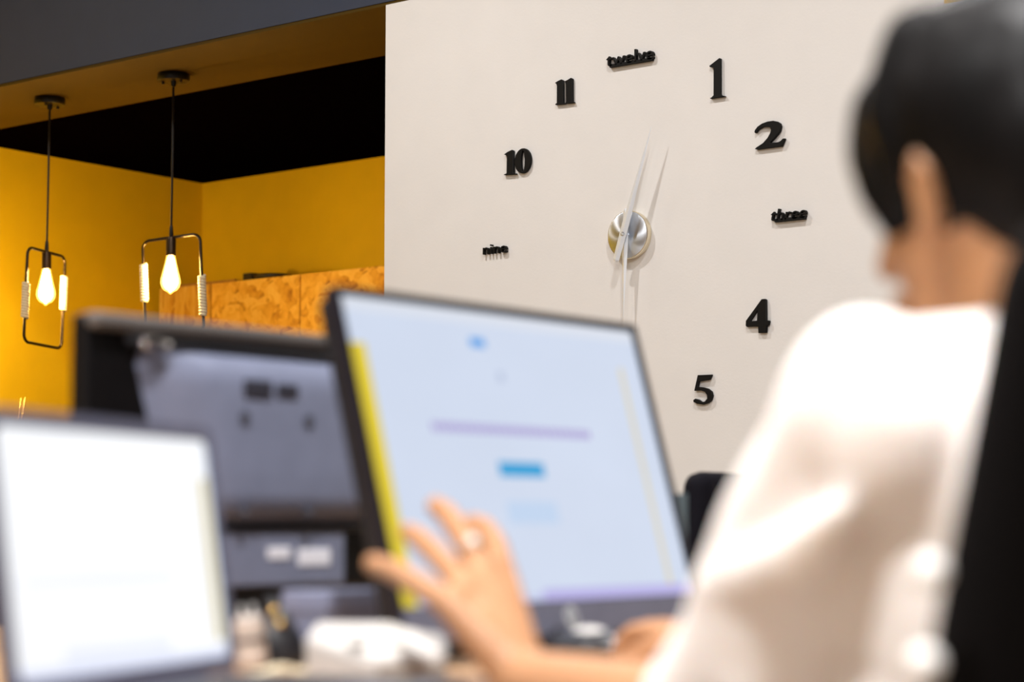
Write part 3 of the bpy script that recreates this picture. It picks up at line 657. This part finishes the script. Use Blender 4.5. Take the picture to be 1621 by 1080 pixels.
M_chair = mat('black_mesh_fabric', (0.0028, 0.0022, 0.0022), 0.8, var=0.2, scale=300, bump=0.2, spec=0.08)
M_chairnavy = mat('navy_black_fabric', (0.004, 0.0035, 0.007), 0.8, var=0.1, scale=200, bump=0.1, spec=0.15)
M_chrome = mat('chair_steel', (0.45, 0.46, 0.48), 0.25, 1.0)
def office_chair(loc, yaw, zlo, zhi, w2, rec, m, label, r=.075, taper=0.0):
    # local +x = backwards, y = across
    o = empty('office_chair', (loc[0], loc[1], 0), yaw); tag(o, label, 'chair', 'office chairs at the desk')
    bm = bmesh.new()
    H = zhi - zlo; ny = 13
    def outline(inset):
        pts = []
        for cx, cz, a0 in ((w2 - r, H - r, 0), (-w2 + r, H - r, 90), (-w2 + r, r, 180), (w2 - r, r, 270)):
            for i in range(7):
                a = math.radians(a0 + 15 * i); pts.append((cx + (r - inset) * math.cos(a), cz + (r - inset) * math.sin(a)))
        return pts
    lay = []
    for inset, off in ((.022, -.030), (.004, -.020), (0, -.005), (.004, .010), (.020, .020)):
        L = []
        for y_, z_ in outline(inset):
            y_ *= 1 - taper * (z_ - H * .85) / w2; L.append(bm.verts.new((off + rec * (z_ - H * .85) - .25 * y_ * y_ * .9, y_, zlo + z_)))
        lay.append(L)
    n = len(lay[0])
    for a, b in zip(lay, lay[1:]):
        for j in range(n): bm.faces.new((a[j], a[(j + 1) % n], b[(j + 1) % n], b[j]))
    for L, off in ((lay[0], -.034), (lay[-1], .024)):
        c = bm.verts.new((off + rec * (H * .5 - H * .85), 0, zlo + H / 2))
        for j in range(n): bm.faces.new((L[j], L[(j + 1) % n], c))
    back = link('backrest', to_mesh(bm, 'backrest'), m, o, True)
    xb = rec * (0 - H * .85)
    tube('back_support', [(xb + .03 + rec * H * .5, 0, zlo + H * .5), (xb + .05, 0, zlo + .02), (xb + .03, 0, .40), (xb - .15, 0, .385)], .018, M_plastic, o, 10)
    box('seat', (xb - .50, -.25, .405), (xb - .02, .25, .475), m, o, .025, None, 3)
    tube('gas_column', [(xb - .25, 0, .10), (xb - .25, 0, .41)], .026, M_chrome, o, 16)
    for k in range(5):
        a = 2 * math.pi * k / 5 + .3; ex, ey = xb - .25 + .29 * math.cos(a), .29 * math.sin(a)
        lg = tube('base_leg', [(xb - .25, 0, .11), (ex, ey, .075)], [.024, .015], M_plastic, o, 10)
        lathe('caster', [(.012, -.014), (.026, -.012), (.028, 0), (.026, .012), (.012, .014)], M_plastic, lg, 16, Matrix.Translation((ex, ey, .030)) @ Matrix.Rotation(a, 4, 'Z') @ MR)
    for s in (-1, 1):
        tube('arm_post', [(xb - .22, s * .265, .42), (xb - .22, s * .28, .60)], .014, M_plastic, o, 10)
        box('arm_pad', (xb - .33, s * .28 - .035, .60), (xb - .10, s * .28 + .035, .625), M_plastic, o, .01)
    return o
office_chair((-1.98, 3.27, 0), 0.0, 0.52, 0.992, .225, .10, M_chairnavy, 'dark chair whose top shows between monitor and white sleeve', .03)
pc = office_chair((-.335, 1.243, 0), math.radians(-25), 0.52, 1.085, .262, .20, M_chair, 'black chair of the seated person filling the right edge', .06, .085)

# ------------------------------------------------------------------ person
HD = P(1578, 296, 1.35)            # middle of the head, at the height of the ears
BD = Vector((-0.574, 1.246, 1.132))            # the trunk hangs from here
HR = Matrix.Rotation(math.radians(-17), 3, 'Z') @ Matrix.Rotation(math.radians(-9), 3, 'Y')
def Hd(f, l, u): return HD + HR @ Vector((-f, -l, u))
def B(f, l, u): return BD + Vector((-f, -l, u))  # forward, to her left, up
M_skin = mat('skin', (0.42, 0.205, 0.095), 0.5, var=0.04, scale=40, sss=0.15)
M_hair = mat('dark_hair', (0.0030, 0.0024, 0.0024), 0.42, var=0.5, scale=60, stretch=(1, 1, .12), bump=0.6, bscale=140, spec=0.12)
M_blouse = mat('white_blouse', (0.88, 0.82, 0.78), 0.85, var=0.02, scale=60, bump=0.1, bscale=700, sheen=0.2, sss=0.35)
M_blouse.node_tree.nodes['Principled BSDF'].inputs['Subsurface Radius'].default_value = (.03, .018, .012)
M_blouse.node_tree.nodes['Principled BSDF'].inputs['Subsurface Scale'].default_value = 1.0
M_glint = mat('blouse_glint', (0.95, 0.93, 0.90), 0.25, var=0.02)  # bright colour for the imitated highlights on the blouse
M_trouser = mat('dark_trousers', (0.02, 0.02, 0.03), 0.8, var=0.1)
M_shoe = mat('dark_shoes', (0.015, 0.012, 0.012), 0.4)
M_nail = mat('dark_red_nail', (0.12, 0.008, 0.010), 0.2)
M_gold = mat('pale_gold', (0.95, 0.80, 0.60), 0.2, 1.0)
pe = empty('person', (-0.52, 1.246, 0)); tag(pe, 'person in a loose white blouse seated at the desk, seen from behind', 'person')
OFF = Vector((-0.52, 1.246, 0))
SL, SR = P(1378, 640, 1.235), B(.01, -.185, -.150)
EL, WL = P(1170, 1145, 1.42), P(826, 1078, 1.60)
ER, WR = B(.20, -.27, -.318), Vector((-1.010, 1.625, .790))
bm = bmesh.new()
# head: skull, face, jaw, nose, lips, brow, ears
ell(bm, Hd(-.012, 0, .025), (.092, .071, .096), HR); ell(bm, Hd(.030, 0, -.015), (.057, .054, .083), HR); ell(bm, Hd(.036, 0, -.065), (.041, .042, .043), HR)
ell(bm, Hd(.066, 0, -.090), (.019, .021, .017), HR); cap(bm, Hd(.086, 0, .010), .008, Hd(.104, 0, -.028), .011)
for s in (-1, 1):
    ell(bm, Hd(.060, s * .030, -.028), (.017, .017, .020), HR); cap(bm, Hd(.082, s * .012, .022), .008, Hd(.070, s * .046, .026), .007)
    chain(bm, [Hd(.008, s * .067, -.042), Hd(.006, s * .072, -.018), Hd(.004, s * .075, .002), Hd(-.004, s * .079, .011), Hd(-.012, s * .079, .000), Hd(-.008, s * .074, -.022), Hd(.007, s * .067, -.042)], [.0045, .004, .004, .0045, .0045, .0042, .0045])
    cap(bm, Hd(-.002, s * .069, -.004), .008, Hd(.002, s * .067, -.028), .007)
cap(bm, Hd(.088, -.016, -.058), .006, Hd(.088, .016, -.058), .006); cap(bm, Hd(.086, -.013, -.066), .006, Hd(.086, .013, -.066), .006)
# neck and trunk
cap(bm, Hd(-.018, 0, -.050), .049, B(-.045, 0, -.150), .055)
cap(bm, B(-.045, 0, -.150), .060, SL + Vector((0, 0, -.005)), .045); cap(bm, B(-.045, 0, -.150), .060, SR, .045)
ell(bm, B(-.030, 0, -.300), (.098, .145, .170)); ell(bm, B(-.010, 0, -.48), (.095, .130, .150)); ell(bm, B(-.01, 0, -.62), (.115, .160, .105))
# arms
chain(bm, [SL, SL.lerp(EL, .5), EL, EL.lerp(WL, .35), WL], [.046, .042, .035, .034, .0250])
chain(bm, [SR, SR.lerp(ER, .5), ER, ER.lerp(WR, .35), WR], [.046, .043, .037, .036, .0255])
# legs
for s in (-1, 1):
    hip, kn, an = B(.00, s * .09, -.64), B(.42, s * .10, -.60), B(.46, s * .11, -1.05)
    chain(bm, [hip, hip.lerp(kn, .5), kn, kn.lerp(an, .4), an], [.085, .075, .055, .052, .036]); cap(bm, an - Vector((0, 0, .03)), .035, an + Vector((-.14, 0, -.045)), .025)
# left hand, fingers spread over the desk, back of the hand up
MC = {'p': P(708, 955, 1.625), 'r': P(728, 922, 1.665), 'm': P(758, 900, 1.70), 'i': P(792, 897, 1.735)}
for k in MC: cap(bm, WL.lerp(MC[k], .12), .021, MC[k], .0125)
cap(bm, MC['p'], .0125, MC['i'], .0125); cap(bm, WL.lerp(MC['p'], .55), .015, WL.lerp(MC['i'], .55), .016)
FING = {'p': [P(708, 955, 1.625), P(662, 926, 1.650), P(622, 902, 1.672), P(590, 893, 1.690)],
        'r': [P(728, 922, 1.665), P(694, 882, 1.70), P(664, 853, 1.735), P(645, 842, 1.765)],
        'm': [P(758, 900, 1.70), P(732, 850, 1.735), P(708, 815, 1.77), P(690, 801, 1.80)],
        'i': [P(792, 897, 1.735), P(783, 862, 1.775), P(766, 836, 1.81), P(748, 828, 1.84)]}
for k, f in FING.items():
    r0 = {'p': .0108, 'r': .0105, 'm': .0113, 'i': .0113}[k]; chain(bm, f, [r0 * 1.08, r0, r0 * .93, r0 * .82])
chain(bm, [WL.lerp(MC['i'], .25), P(812, 962, 1.75), P(800, 932, 1.79), P(786, 912, 1.82)], [.016, .013, .011, .009])
# right hand over the mouse
MR_ = [Vector((-1.080, 1.600 + .020 * k, .798 - .002 * abs(k - 1.5))) for k in range(4)]
for m_ in MR_: cap(bm, WR.lerp(m_, .15), .020, m_, .0118)
cap(bm, MR_[0], .012, MR_[3], .012)
RT_ = []
for k, m_ in enumerate(MR_):
    f = [m_, m_ + Vector((-.028, .002 * (k - 1), .002)), m_ + Vector((-.042, .003 * (k - 1), -.008)), m_ + Vector((-.046, .003 * (k - 1), -.020))]
    chain(bm, f, [.0105, .0095, .0088, .0078]); RT_.append((f[2], f[3]))
th = [WR.lerp(MR_[0], .3), Vector((-1.052, 1.578, .786)), Vector((-1.080, 1.572, .780)), Vector((-1.100, 1.576, .776))]
chain(bm, th, [.017, .0135, .011, .009])
for v in bm.verts: v.co -= OFF
body = organic('body', bm, M_skin, pe, .0042, 3)
# eyes
M_eye = mat('eye_white', (.85, .83, .80), .2); M_iris = mat('brown_iris', (.03, .015, .008), .15)
for s in (-1, 1):
    bm = bmesh.new(); ell(bm, Hd(.080, s * .031, .006) - OFF, (.009, .013, .0075), HR, 16); e_ = link('eye', to_mesh(bm, 'eye'), M_eye, pe, True)
    bm = bmesh.new(); ell(bm, Hd(.0875, s * .031, .005) - OFF, (.003, .005, .005), HR, 12); link('iris', to_mesh(bm, 'iris'), M_iris, e_, True)
# hair
bm = bmesh.new()
ell(bm, Hd(-.016, 0, .038), (.103, .083, .098), HR); ell(bm, Hd(-.055, 0, .010), (.066, .074, .088), HR); ell(bm, Hd(-.078, 0, -.035), (.048, .060, .070), HR)
for s in (-1, 1):
    chain(bm, [Hd(.030, s * .028, .100), Hd(.056, s * .046, .070), Hd(.060, s * .056, .035), Hd(.052, s * .061, .005), Hd(.040, s * .062, -.030)], [.020, .018, .016, .014, .006])
    chain(bm, [Hd(.006, s * .05, .10), Hd(.026, s * .068, .055), Hd(.022, s * .073, .026), Hd(.022, s * .068, -.012)], [.024, .016, .012, .007])
chain(bm, [Hd(.045, -.03, .098), Hd(.072, 0, .076), Hd(.078, .02, .056)], [.020, .016, .008])
ell(bm, Hd(-.128, 0, -.005), (.045, .048, .045), HR)
for v in bm.verts: v.co -= OFF
def strands(co):
    return .0022 * noise.noise(Vector((co.x * 40, co.y * 60, co.z * 9)))
hair = organic('hair', bm, M_hair, pe, .005, 16, strands)
# blouse
bm = bmesh.new()
NB = B(-.045, 0, -.150)
cap(bm, NB + Vector((0, 0, .004)), .060, SL + Vector((0, 0, -.008)), .056); cap(bm, NB + Vector((0, 0, .004)), .060, SR, .060)
ell(bm, B(-.033, 0, -.270), (.118, .165, .165)); ell(bm, B(-.020, 0, -.42), (.122, .165, .190)); ell(bm, B(-.015, 0, -.57), (.130, .175, .120))
A1, A2 = SL.lerp(EL, .35), SL.lerp(EL, .72)
chain(bm, [SL + Vector((0, 0, .002)), A1 + Vector((-.004, -.004, .002)), A2 + Vector((0, 0, -.004)), EL.lerp(WL, .06) + Vector((0, 0, -.004))], [.055, .057, .066, .062])
chain(bm, [SR, SR.lerp(ER, .5), ER.lerp(WR, .12)], [.058, .062, .058])
# folds of the sleeve and the gathered side
chain(bm, [P(1120, 935, 1.335), P(1190, 912, 1.285), P(1265, 880, 1.229), P(1335, 805, 1.183)], [.012, .021, .021, .008])
chain(bm, [P(1125, 990, 1.36), P(1165, 1025, 1.335), P(1190, 1080, 1.32)], [.020, .026, .020])
ell(bm, B(-.075, .075, -.225), (.085, .105, .105)); ell(bm, P(1430, 690, 1.215), (.055, .055, .055))
for v in bm.verts: v.co -= OFF
def folds(co):
    p = Vector((co.x * 9 + co.z * 5, co.y * 9, co.z * 5))
    return .006 * noise.noise(p) + .003 * noise.noise(p * 2.3)
bl = organic('blouse', bm, M_blouse, pe, .007, 5, folds)
for (x_, y_, d_) in ((1473, 905, 1.06), (1464, 1050, 1.05)):
    c = P(x_, y_, d_) - OFF; bm = bmesh.new(); ell(bm, c, (.009, .009, .009), None, 14); link('blouse_highlight', to_mesh(bm, 'blouse_highlight'), M_glint, bl, True)  # small bright beads stand in for out-of-focus highlights
# trousers and shoes
bm = bmesh.new(); ell(bm, B(-.01, 0, -.64), (.128, .175, .105))
for s in (-1, 1):
    hip, kn, an = B(.00, s * .09, -.64), B(.42, s * .10, -.60), B(.46, s * .11, -1.03)
    chain(bm, [hip, hip.lerp(kn, .5), kn, kn.lerp(an, .4), an], [.097, .088, .070, .066, .052])
for v in bm.verts: v.co -= OFF
organic('trousers', bm, M_trouser, pe, .010, 4)
for s in (-1, 1):
    bm = bmesh.new(); an = B(.46, s * .11, -1.05); cap(bm, an + Vector((.02, 0, -.035)), .046, an + Vector((-.15, 0, -.047)), .034)
    for v in bm.verts: v.co -= OFF; v.co.z = max(v.co.z, .002)
    link('shoe', to_mesh(bm, 'shoe'), M_shoe, pe, True)
# nails of the right hand, ring on the left hand
for a, b in RT_:
    bm = bmesh.new(); ell(bm, b + Vector((-.003, 0, .0045)) - OFF, (.0068, .0052, .0042), None, 12); link('finger_nail', to_mesh(bm, 'finger_nail'), M_nail, pe, True)
fa, fb = FING['m'][0], FING['m'][1]; c = fa.lerp(fb, .42); ax = (fb - fa).normalized(); u_ = ax.orthogonal().normalized(); v_ = ax.cross(u_)
rg = tube('finger_ring', [c - OFF + (u_ * math.cos(a) + v_ * math.sin(a)) * .0122 for a in np.linspace(0, 2 * math.pi, 24, endpoint=False)], .0018, M_gold, pe, 8, True)
bm = bmesh.new(); tv = (CAM - c).normalized() * .5 + Vector((0, 0, .7)); tv = (tv - ax * tv.dot(ax)).normalized()
ell(bm, c - OFF + tv * .0145, (.0055, .0055, .0055), None, 10); link('gem', to_mesh(bm, 'gem'), mat('pale_gem', (.9, .88, .85), .08, spec=.8), rg, True)
